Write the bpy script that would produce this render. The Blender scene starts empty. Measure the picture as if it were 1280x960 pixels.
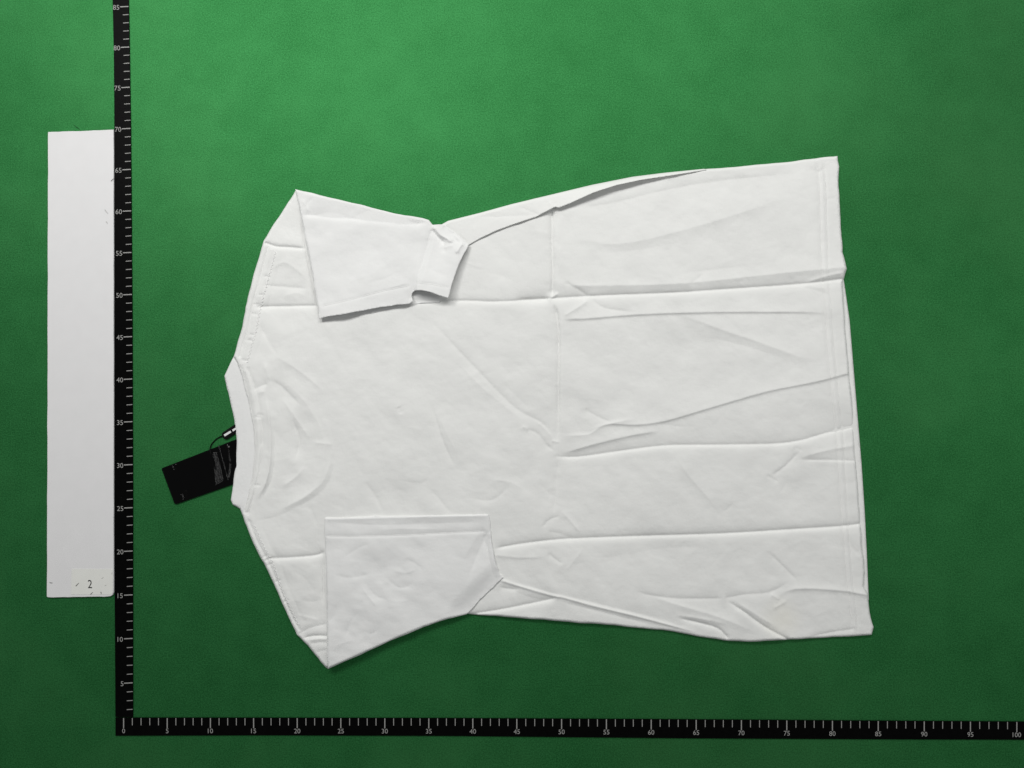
import bpy, math, random
import numpy as np

# ------------------------------------------------------------------ camera, light, exposure
scene = bpy.context.scene
COL = scene.collection
F_PX = 900.0
CAM = np.array([0.4773860, 0.3462125, 0.8279022])          # metres; the ruler corner is near the origin
RCV = np.array([[0.9993224550886106, -0.010928455792665322, -0.035145406665160576],
                [-0.012677836234174358, -0.9986715431302273, -0.04994418294766513],
                [-0.034552904712790926, 0.05035591123073982, -0.998133447480862]])
from mathutils import Matrix, Vector
cam_data = bpy.data.cameras.new('camera')
cam_data.sensor_width = 36.0
cam_data.lens = F_PX / 1280.0 * 36.0
cam_data.clip_start = 0.01
cam_data.clip_end = 50.0
cam = bpy.data.objects.new('camera', cam_data)
COL.objects.link(cam)
rx, ry, rz = RCV[0], -RCV[1], -RCV[2]
cam.matrix_world = Matrix(((rx[0], ry[0], rz[0], CAM[0]), (rx[1], ry[1], rz[1], CAM[1]),
                           (rx[2], ry[2], rz[2], CAM[2]), (0, 0, 0, 1)))
scene.camera = cam

world = bpy.data.worlds.new('World')
scene.world = world
world.use_nodes = True
bg = world.node_tree.nodes['Background']
bg.inputs[0].default_value = (0.97, 0.985, 1.0, 1)
bg.inputs[1].default_value = 0.22

def strip_lamp(name, loc, target, sx, sy, power, color=(1, 1, 1)):
    d = bpy.data.lights.new(name, 'AREA')
    d.shape = 'RECTANGLE'
    d.size, d.size_y = sx, sy
    d.energy = power
    d.color = color
    o = bpy.data.objects.new(name, d)
    COL.objects.link(o)
    o.location = loc
    o.rotation_euler = (Vector(target) - Vector(loc)).to_track_quat('-Z', 'Y').to_euler()
    return o
strip_lamp('studio_strip_lamp', (0.30, 1.46, 1.20), (0.30, 0.5, 0.0), 2.0, 0.24, 21.0, (1.0, 0.99, 0.97))
strip_lamp('key_lamp', (-0.45, 1.25, 1.25), (0.45, 0.5, 0.0), 0.32, 0.32, 5.5, (1.0, 0.99, 0.97))
strip_lamp('side_lamp', (2.0, 0.55, 1.2), (0.9, 0.4, 0.0), 0.30, 0.30, 3.4, (1.0, 0.99, 0.97))

vs = scene.view_settings
vs.view_transform = 'Standard'
vs.look = 'None'
vs.exposure = 0.0
vs.gamma = 1.0
vs.use_curve_mapping = False

# ------------------------------------------------------------------ helpers
def at(u, v, z=0.0):
    """photo position (1280x960) -> point on the horizontal plane of height z (metres)"""
    u = np.asarray(u, float); v = np.asarray(v, float)
    d = np.stack([(u - 640) / F_PX, (v - 480) / F_PX, np.ones_like(u)], -1) @ RCV
    t = (np.asarray(z, float) - CAM[2]) / d[..., 2]
    return CAM + t[..., None] * d

def new_obj(name, mesh, mat=None, parent=None):
    o = bpy.data.objects.new(name, mesh)
    COL.objects.link(o)
    if mat is not None and not mesh.materials:
        mesh.materials.append(mat)
    if parent is not None:
        o.parent = parent
    return o

def mesh_np(name, verts, faces, smooth=True):
    me = bpy.data.meshes.new(name)
    me.from_pydata([tuple(p) for p in np.asarray(verts, float)] if not isinstance(verts, list) else verts, [],
                   faces if isinstance(faces, list) else faces.tolist())
    me.update()
    if smooth:
        me.polygons.foreach_set('use_smooth', np.ones(len(me.polygons), bool))
    return me

def empty(name, loc=(0, 0, 0)):
    o = bpy.data.objects.new(name, None)
    o.empty_display_size = 0.02
    COL.objects.link(o)
    return o

def tag(o, label=None, cat=None, group=None, kind=None):
    if label: o['label'] = label
    if cat: o['category'] = cat
    if group: o['group'] = group
    if kind: o['kind'] = kind
    return o

def prism(name, pts, z0, z1, mat, parent=None, bevel=0.0):
    """flat polygon of photo points standing from z0 to z1"""
    p = np.array(pts, float)
    xy = at(p[:, 0], p[:, 1], z1)[:, :2]
    n = len(p)
    area = sum(xy[i][0] * xy[(i + 1) % n][1] - xy[(i + 1) % n][0] * xy[i][1] for i in range(n))
    if area < 0: xy = xy[::-1]
    if bevel > 0:
        c = xy.mean(0)
        d = xy - c
        inner = c + d * (1 - bevel / np.maximum(np.abs(d).max(), 1e-6))
        inn = []
        for i in range(n):
            a, b, e = xy[i - 1], xy[i], xy[(i + 1) % n]
            n1 = np.array([-(b - a)[1], (b - a)[0]]); n1 /= np.linalg.norm(n1) + 1e-12
            n2 = np.array([-(e - b)[1], (e - b)[0]]); n2 /= np.linalg.norm(n2) + 1e-12
            m = n1 + n2; m /= max(np.dot(m, m) / 2, 0.3)
            inn.append(b + m * bevel)
        V = [(x, y, z0) for x, y in xy] + [(x, y, z1 - bevel) for x, y in xy] + [(x, y, z1) for x, y in inn]
        Fc = [list(range(n))[::-1], [2 * n + i for i in range(n)]]
        for r in (0, n):
            for i in range(n):
                j = (i + 1) % n
                Fc.append([r + i, r + j, r + n + j, r + n + i])
    else:
        V = [(x, y, z0) for x, y in xy] + [(x, y, z1) for x, y in xy]
        Fc = [list(range(n))[::-1], [n + i for i in range(n)]]
        for i in range(n):
            j = (i + 1) % n
            Fc.append([i, j, n + j, n + i])
    me = mesh_np(name, V, Fc, False)
    return new_obj(name, me, mat, parent)

def tube(name, P, r, mat, parent=None, sides=6):
    P = [Vector(p) for p in P]
    V, Fc = [], []
    for i, p in enumerate(P):
        t = (P[min(i + 1, len(P) - 1)] - P[max(i - 1, 0)]).normalized()
        a = t.cross(Vector((0, 0, 1)))
        a = a.normalized() if a.length > 1e-6 else Vector((1, 0, 0))
        b = a.cross(t)
        for k in range(sides):
            w = 2 * math.pi * k / sides
            V.append(p + a * (math.cos(w) * r) + b * (math.sin(w) * r))
    for i in range(len(P) - 1):
        for k in range(sides):
            k2 = (k + 1) % sides
            Fc.append([i * sides + k, i * sides + k2, (i + 1) * sides + k2, (i + 1) * sides + k])
    Fc.append(list(range(sides))[::-1]); Fc.append([(len(P) - 1) * sides + k for k in range(sides)])
    return new_obj(name, mesh_np(name, [tuple(v) for v in V], Fc), mat, parent)

def catmull(pts, n=8):
    p = np.array(pts, float)
    q = np.vstack([2 * p[0] - p[1], p, 2 * p[-1] - p[-2]])
    out = []
    for i in range(1, len(q) - 2):
        for t in np.linspace(0, 1, n, endpoint=False):
            a, b, c, d = q[i - 1], q[i], q[i + 1], q[i + 2]
            out.append(0.5 * (2 * b + (c - a) * t + (2 * a - 5 * b + 4 * c - d) * t * t + (3 * b - a - 3 * c + d) * t ** 3))
    out.append(p[-1])
    return np.array(out)

# ------------------------------------------------------------------ materials
def mat_base(name):
    m = bpy.data.materials.new(name)
    m.use_nodes = True
    nt = m.node_tree
    return m, nt, nt.nodes['Principled BSDF']

def N(nt, typ, **kw):
    n = nt.nodes.new(typ)
    for k, v in kw.items(): setattr(n, k, v)
    return n

def plain(name, col, rough=0.6, spec=0.5, noise=0.0, scale=200, bump=0.0):
    m, nt, b = mat_base(name)
    b.inputs['Base Color'].default_value = (*col, 1)
    b.inputs['Roughness'].default_value = rough
    b.inputs['Specular IOR Level'].default_value = spec
    if noise or bump:
        tc = N(nt, 'ShaderNodeTexCoord')
        nz = N(nt, 'ShaderNodeTexNoise')
        nz.inputs['Scale'].default_value = scale
        nz.inputs['Detail'].default_value = 5
        nt.links.new(tc.outputs['Object'], nz.inputs['Vector'])
        if noise:
            r = N(nt, 'ShaderNodeValToRGB')
            r.color_ramp.elements[0].position = 0.3; r.color_ramp.elements[1].position = 0.7
            r.color_ramp.elements[0].color = (*[c * (1 - noise) for c in col], 1)
            r.color_ramp.elements[1].color = (*[min(1, c * (1 + noise)) for c in col], 1)
            nt.links.new(nz.outputs['Fac'], r.inputs['Fac'])
            nt.links.new(r.outputs['Color'], b.inputs['Base Color'])
        if bump:
            bp = N(nt, 'ShaderNodeBump')
            bp.inputs['Strength'].default_value = bump
            bp.inputs['Distance'].default_value = 0.0005
            nt.links.new(nz.outputs['Fac'], bp.inputs['Height'])
            nt.links.new(bp.outputs['Normal'], b.inputs['Normal'])
    return m

def cloth_mat(name, col, stain=False):
    m, nt, b = mat_base(name)
    b.inputs['Roughness'].default_value = 0.92
    b.inputs['Specular IOR Level'].default_value = 0.15
    b.inputs['Sheen Weight'].default_value = 0.08
    tc = N(nt, 'ShaderNodeTexCoord')
    n1 = N(nt, 'ShaderNodeTexNoise'); n1.inputs['Scale'].default_value = 26; n1.inputs['Detail'].default_value = 6
    n1.inputs['Roughness'].default_value = 0.62
    nt.links.new(tc.outputs['Object'], n1.inputs['Vector'])
    r = N(nt, 'ShaderNodeValToRGB')
    r.color_ramp.elements[0].position = 0.3; r.color_ramp.elements[1].position = 0.72
    r.color_ramp.elements[0].color = (*[c * 0.975 for c in col], 1)
    r.color_ramp.elements[1].color = (*[c * 1.012 for c in col], 1)
    nt.links.new(n1.outputs['Fac'], r.inputs['Fac'])
    out = r.outputs['Color']
    if stain:                                  # faint yellowed patch near the hem
        a = at(974, 772)
        sub = N(nt, 'ShaderNodeVectorMath', operation='DISTANCE')
        nt.links.new(tc.outputs['Object'], sub.inputs[0])
        sub.inputs[1].default_value = (a[0], a[1], 0.004)
        mr = N(nt, 'ShaderNodeMapRange'); mr.inputs[1].default_value = 0.006; mr.inputs[2].default_value = 0.028
        mr.inputs[3].default_value = 0.55; mr.inputs[4].default_value = 0.0
        nt.links.new(sub.outputs['Value'], mr.inputs[0])
        mu = N(nt, 'ShaderNodeMath', operation='MULTIPLY')
        nt.links.new(mr.outputs[0], mu.inputs[0]); nt.links.new(n1.outputs['Fac'], mu.inputs[1])
        mx = N(nt, 'ShaderNodeMix', data_type='RGBA')
        nt.links.new(mu.outputs[0], mx.inputs[0]); nt.links.new(out, mx.inputs[6])
        mx.inputs[7].default_value = (0.82, 0.79, 0.66, 1)
        out = mx.outputs[2]
    nt.links.new(out, b.inputs['Base Color'])
    # weave + micro crumple
    n2 = N(nt, 'ShaderNodeTexNoise'); n2.inputs['Scale'].default_value = 210; n2.inputs['Detail'].default_value = 6; n2.inputs['Roughness'].default_value = 0.65
    nt.links.new(tc.outputs['Object'], n2.inputs['Vector'])
    w = N(nt, 'ShaderNodeTexWave', wave_type='BANDS', bands_direction='Y')
    w.inputs['Scale'].default_value = 260; w.inputs['Distortion'].default_value = 2.0; w.inputs['Detail'].default_value = 2
    nt.links.new(tc.outputs['Object'], w.inputs['Vector'])
    ad = N(nt, 'ShaderNodeMath', operation='MULTIPLY_ADD')
    nt.links.new(w.outputs['Fac'], ad.inputs[0]); ad.inputs[1].default_value = 0.12
    nt.links.new(n2.outputs['Fac'], ad.inputs[2])
    bp = N(nt, 'ShaderNodeBump'); bp.inputs['Strength'].default_value = 0.5; bp.inputs['Distance'].default_value = 0.0007
    nt.links.new(ad.outputs[0], bp.inputs['Height'])
    nt.links.new(bp.outputs['Normal'], b.inputs['Normal'])
    return m

M_BODY = cloth_mat('white_cotton', (0.775, 0.781, 0.763), True)
M_SLEEVE = cloth_mat('white_cotton_sleeve', (0.770, 0.775, 0.766))
M_RIB = cloth_mat('white_rib_knit', (0.768, 0.773, 0.765))
M_THREAD = plain('white_thread', (0.80, 0.80, 0.79), 0.8, 0.2)
M_BLACK = plain('black_ruler_vinyl', (0.0016, 0.0016, 0.0016), 0.45, 0.035, 0.25, 300, 0.1)
M_PRINT = plain('pale_print', (0.29, 0.29, 0.278), 0.6, 0.3)
M_BOARD = plain('white_board', (0.685, 0.683, 0.686), 0.55, 0.35, 0.012, 60, 0.04)
M_STICKER = plain('sticker_paper', (0.70, 0.705, 0.67), 0.7, 0.3, 0.015, 90)
M_INK = plain('black_ink', (0.01, 0.01, 0.012), 0.6, 0.3)
M_SCUFF = plain('grey_scuff', (0.16, 0.16, 0.15), 0.8, 0.2)
M_CARD = plain('black_card', (0.003, 0.003, 0.003), 0.5, 0.15)
M_FILM = plain('glossy_black_film', (0.0003, 0.0003, 0.0003), 0.14, 0.17, 0, 160, 0.03)
M_PLASTIC = plain('black_plastic', (0.003, 0.003, 0.003), 0.3, 0.2)
M_CORD = plain('black_cord', (0.005, 0.005, 0.005), 0.8, 0.1)
M_WPRINT = plain('white_print', (0.7, 0.7, 0.7), 0.5, 0.3)

def felt_mat():
    m, nt, b = mat_base('green_felt')
    tc = N(nt, 'ShaderNodeTexCoord')
    def noise(scale, detail, rough=0.5):
        n = N(nt, 'ShaderNodeTexNoise')
        n.inputs['Scale'].default_value = scale; n.inputs['Detail'].default_value = detail; n.inputs['Roughness'].default_value = rough
        nt.links.new(tc.outputs['Object'], n.inputs['Vector'])
        return n
    big, mid, fine, grain = noise(4.5, 5, .6), noise(28, 5, .65), noise(620, 2), noise(1300, 1)
    def mad(a, k, c):
        n = N(nt, 'ShaderNodeMath', operation='MULTIPLY_ADD')
        nt.links.new(a, n.inputs[0]); n.inputs[1].default_value = k
        if isinstance(c, float): n.inputs[2].default_value = c
        else: nt.links.new(c, n.inputs[2])
        return n.outputs[0]
    tone = mad(big.outputs['Fac'], 0.7, mad(mid.outputs['Fac'], 0.5, mad(fine.outputs['Fac'], 1.5, mad(grain.outputs['Fac'], 1.5, -1.6))))
    def ramp(c0, c1):
        r = N(nt, 'ShaderNodeValToRGB')
        r.color_ramp.elements[0].position = 0.15; r.color_ramp.elements[1].position = 0.85
        r.color_ramp.elements[0].color = (*c0, 1); r.color_ramp.elements[1].color = (*c1, 1)
        nt.links.new(tone, r.inputs['Fac'])
        return r.outputs['Color']
    base = ramp((0.0018, 0.0165, 0.0054), (0.0085, 0.0480, 0.0158))
    # dusty, rubbed patches
    dust = noise(2.3, 6, .65)
    rb = N(nt, 'ShaderNodeValToRGB')
    rb.color_ramp.elements[0].position = 0.47; rb.color_ramp.elements[0].color = (0, 0, 0, 1)
    rb.color_ramp.elements[1].position = 0.72; rb.color_ramp.elements[1].color = (0.6, 0.6, 0.6, 1)
    nt.links.new(dust.outputs['Fac'], rb.inputs['Fac'])
    mx = N(nt, 'ShaderNodeMix', data_type='RGBA')
    nt.links.new(rb.outputs['Color'], mx.inputs[0]); nt.links.new(base, mx.inputs[6])
    mx.inputs[7].default_value = (0.015, 0.036, 0.015, 1)
    nt.links.new(mx.outputs[2], b.inputs['Base Color'])
    b.inputs['Roughness'].default_value = 1.0
    b.inputs['Specular IOR Level'].default_value = 0.0
    bp = N(nt, 'ShaderNodeBump'); bp.inputs['Strength'].default_value = 0.25; bp.inputs['Distance'].default_value = 0.0004
    nt.links.new(fine.outputs['Fac'], bp.inputs['Height'])
    nt.links.new(bp.outputs['Normal'], b.inputs['Normal'])
    # green gloss of the laid fibres
    g = N(nt, 'ShaderNodeBsdfGlossy'); g.inputs['Roughness'].default_value = 0.6
    nt.links.new(ramp((0.019, 0.112, 0.030), (0.035, 0.172, 0.053)), g.inputs['Color'])
    nt.links.new(bp.outputs['Normal'], g.inputs['Normal'])
    add = N(nt, 'ShaderNodeAddShader')
    nt.links.new(b.outputs[0], add.inputs[0]); nt.links.new(g.outputs[0], add.inputs[1])
    nt.links.new(add.outputs[0], nt.nodes['Material Output'].inputs['Surface'])
    return m
M_FELT = felt_mat()

# ------------------------------------------------------------------ the table
me = mesh_np('table_surface', [(-0.9, -0.8, 0), (1.9, -0.8, 0), (1.9, 1.6, 0), (-0.9, 1.6, 0)], [[0, 1, 2, 3]], False)
tag(new_obj('table_surface', me, M_FELT), 'green felt table covering under the shirt and the rulers', None, None, 'structure')

# ------------------------------------------------------------------ cloth height field
def vnoise(u, v, su, sv, seed, ang=0.0):
    rs = np.random.RandomState(seed)
    L = rs.rand(256, 256)
    if ang:
        c, s = math.cos(ang), math.sin(ang)
        u, v = u * c + v * s, -u * s + v * c
    x = u / su + 60.0; y = v / sv + 60.0
    i = np.floor(x).astype(int); j = np.floor(y).astype(int)
    fx = x - i; fy = y - j
    fx = fx ** 3 * (fx * (fx * 6 - 15) + 10); fy = fy ** 3 * (fy * (fy * 6 - 15) + 10)
    i %= 255; j %= 255
    return ((L[i, j] * (1 - fx) + L[i + 1, j] * fx) * (1 - fy) + (L[i, j + 1] * (1 - fx) + L[i + 1, j + 1] * fx) * fy) * 2 - 1

def line_dist(u, v, pts):
    """distance, signed side (+ below / right), arc parameter 0..1 to a polyline"""
    p = np.array(pts, float)
    seg = np.diff(p, axis=0); L = np.hypot(seg[:, 0], seg[:, 1]); tot = L.sum()
    best = np.full(u.shape, 1e9); side = np.zeros(u.shape); par = np.zeros(u.shape)
    acc = 0.0
    for k in range(len(seg)):
        du, dv = seg[k] / L[k]
        ru = u - p[k, 0]; rv = v - p[k, 1]
        t = np.clip(ru * du + rv * dv, 0, L[k])
        d = np.hypot(ru - t * du, rv - t * dv)
        m = d < best
        best = np.where(m, d, best)
        side = np.where(m, du * rv - dv * ru, side)
        par = np.where(m, (acc + t) / tot, par)
        acc += L[k]
    return best, side, par

def add_creases(u, v, feats):
    h = np.zeros(u.shape)
    for f in feats:
        pts, A, wa, wb = f[:4]
        ta = f[4] if len(f) > 4 else 0.22
        tb = f[5] if len(f) > 5 else ta
        p = np.array(pts, float)
        d = p[-1] - p[0]
        rev = (d[0] < 0) if abs(d[0]) >= abs(d[1]) else (d[1] > 0)
        if rev: p = p[::-1]; ta, tb = tb, ta
        if len(p) > 2: p = catmull(p, 4)
        wa, wb = [w_ * (0.62 if w_ <= 9 else 0.9) for w_ in (wa, wb)]
        A = A * 0.8
        R = 5 * max(wa, wb)
        m = (u > p[:, 0].min() - R) & (u < p[:, 0].max() + R) & (v > p[:, 1].min() - R) & (v < p[:, 1].max() + R)
        if not m.any(): continue
        dist, side, par = line_dist(u[m], v[m], p)
        w = np.where(side < 0, wa, wb)
        e = 0.5
        q = (np.sqrt(dist * dist + e * e) - e) / w
        prof = np.exp(-q) * np.clip(1.4 - q / 4, 0, 1) / 1.4 * 1.0
        s = np.ones_like(par)
        if ta > 0: x = np.clip(par / ta, 0, 1); s = s * x * x * (3 - 2 * x)
        if tb > 0: x = np.clip((1 - par) / tb, 0, 1); s = s * x * x * (3 - 2 * x)
        h[m] += A * 1e-3 * prof * s
    return h

def wavy(poly, amp=0.5, seed=1, closed=True):
    """cloth edges are never ruler straight: a small slow waver along an outline"""
    p = np.array(poly, float); n = len(p); out = []; acc = 0.0
    for i in range(n if closed else n - 1):
        a, b = p[i], p[(i + 1) % n]
        L = np.hypot(*(b - a)); k = max(1, int(L / 5)); nr = np.array([-(b - a)[1], (b - a)[0]]) / (L + 1e-9)
        for j in range(k):
            t = j / k; s_ = acc + t * L
            w = amp * (0.65 * math.sin(s_ / 11.3 + seed) + 0.5 * math.sin(s_ / 4.9 + 2 * seed) + 0.4 * math.sin(s_ / 27 + 3 * seed)) * min(1, 4 * t * (1 - t) + (0.5 if L < 30 else 0)) if j else 0.0
            out.append(tuple(a + (b - a) * t + nr * w))
        acc += L
    if not closed: out.append(tuple(p[-1]))
    return out

def inside(u, v, poly):
    p = np.array(poly, float); n = len(p)
    c = np.zeros(u.shape, bool)
    for i in range(n):
        x1, y1 = p[i]; x2, y2 = p[(i + 1) % n]
        if y1 == y2: continue
        m = ((y1 > v) != (y2 > v)) & (u < (x2 - x1) * (v - y1) / (y2 - y1) + x1)
        c ^= m
    return c

def nearest_on(u, v, poly, closed=True):
    p = np.array(poly, float)
    if closed: p = np.vstack([p, p[:1]])
    best = np.full(u.shape, 1e9); bu = u.copy(); bv = v.copy()
    for k in range(len(p) - 1):
        d = p[k + 1] - p[k]; L2 = d @ d
        if L2 == 0: continue
        t = np.clip(((u - p[k, 0]) * d[0] + (v - p[k, 1]) * d[1]) / L2, 0, 1)
        x = p[k, 0] + t * d[0]; y = p[k, 1] + t * d[1]
        q = np.hypot(u - x, v - y); m = q < best
        best = np.where(m, q, best); bu = np.where(m, x, bu); bv = np.where(m, y, bv)
    return best, bu, bv

def sheet(name, poly, hfun, mat, parent, step=1.25, folds=None, fold_r=4.0, zb=0.0003, solid=True, thick=0.0007, base=None):
    """cloth sheet: grid clipped to the outline; rounded down to zb along `folds`
    (default the whole outline); solid: skirt to zb, else a sheet of real thickness"""
    P = np.array(poly, float)
    u0, v0 = P.min(0) - step; u1, v1 = P.max(0) + step
    U = np.arange(u0, u1 + step, step); Vv = np.arange(v0, v1 + step, step)
    cu, cv = np.meshgrid((U[:-1] + U[1:]) / 2, (Vv[:-1] + Vv[1:]) / 2, indexing='ij')
    keep = inside(cu, cv, poly)
    nu, nv = len(U), len(Vv)
    gu, gv = np.meshgrid(U, Vv, indexing='ij')
    idx = np.arange(nu * nv).reshape(nu, nv)
    q = np.stack([idx[:-1, :-1], idx[1:, :-1], idx[1:, 1:], idx[:-1, 1:]], -1)[keep]
    e = np.concatenate([q[:, [0, 1]], q[:, [1, 2]], q[:, [2, 3]], q[:, [3, 0]]])
    key = np.sort(e, 1); kk = key[:, 0].astype(np.int64) * (nu * nv) + key[:, 1]
    un, inv, cnt = np.unique(kk, return_inverse=True, return_counts=True)
    bed = e[cnt[inv] == 1]
    bverts = np.unique(bed)
    fu = gu.ravel().copy(); fv = gv.ravel().copy()
    _, a, b = nearest_on(fu[bverts], fv[bverts], poly)
    fu[bverts] = a; fv[bverts] = b
    for c in P:                                   # keep the corners crisp
        k = bverts[np.argmin((fu[bverts] - c[0]) ** 2 + (fv[bverts] - c[1]) ** 2)]
        if (fu[k] - c[0]) ** 2 + (fv[k] - c[1]) ** 2 < 2.5: fu[k], fv[k] = c
    used = np.unique(q); rem = np.full(nu * nv, -1); rem[used] = np.arange(len(used))
    u = fu[used]; v = fv[used]; q = rem[q]; bed = rem[bed]; bverts = rem[bverts]
    h = hfun(u, v)
    dist = np.full(u.shape, 1e9)
    fl = [poly] if folds is None else folds
    for f in fl:
        d, _, _ = nearest_on(u, v, f, folds is None)
        dist = np.minimum(dist, d)
    x = np.clip(dist / fold_r, 0, 1)
    prof = np.sqrt(np.clip(1 - (1 - x) ** 2, 0, 1))
    zlow = zb if base is None else base(u, v)
    z = zlow + (h - zlow) * (0.42 + 0.58 * prof)
    top = at(u, v, z)
    q = q[:, ::-1]; bed = bed[:, ::-1]            # counter-clockwise seen from above
    nV = len(top)
    if solid:
        low = top[bverts].copy(); low[:, 2] = np.minimum(zb, low[:, 2] - 0.0001)
        m = np.full(nV, -1); m[bverts] = nV + np.arange(len(bverts))
        sk = np.stack([bed[:, 1], bed[:, 0], m[bed[:, 0]], m[bed[:, 1]]], -1)
        verts = np.vstack([top, low]); faces = np.vstack([q, sk])
    else:
        low = top.copy(); low[:, 2] -= thick
        sk = np.stack([bed[:, 1], bed[:, 0], bed[:, 0] + nV, bed[:, 1] + nV], -1)
        verts = np.vstack([top, low]); faces = np.vstack([q, q[:, ::-1] + nV, sk])
    me = bpy.data.meshes.new(name)
    me.vertices.add(len(verts)); me.vertices.foreach_set('co', verts.astype(np.float32).ravel())
    me.loops.add(faces.size); me.loops.foreach_set('vertex_index', faces.astype(np.int32).ravel())
    me.polygons.add(len(faces)); me.polygons.foreach_set('loop_start', np.arange(0, faces.size, 4, dtype=np.int32))
    me.update(calc_edges=True); me.validate()
    me.polygons.foreach_set('use_smooth', np.ones(len(me.polygons), bool))
    return new_obj(name, me, mat, parent)

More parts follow.
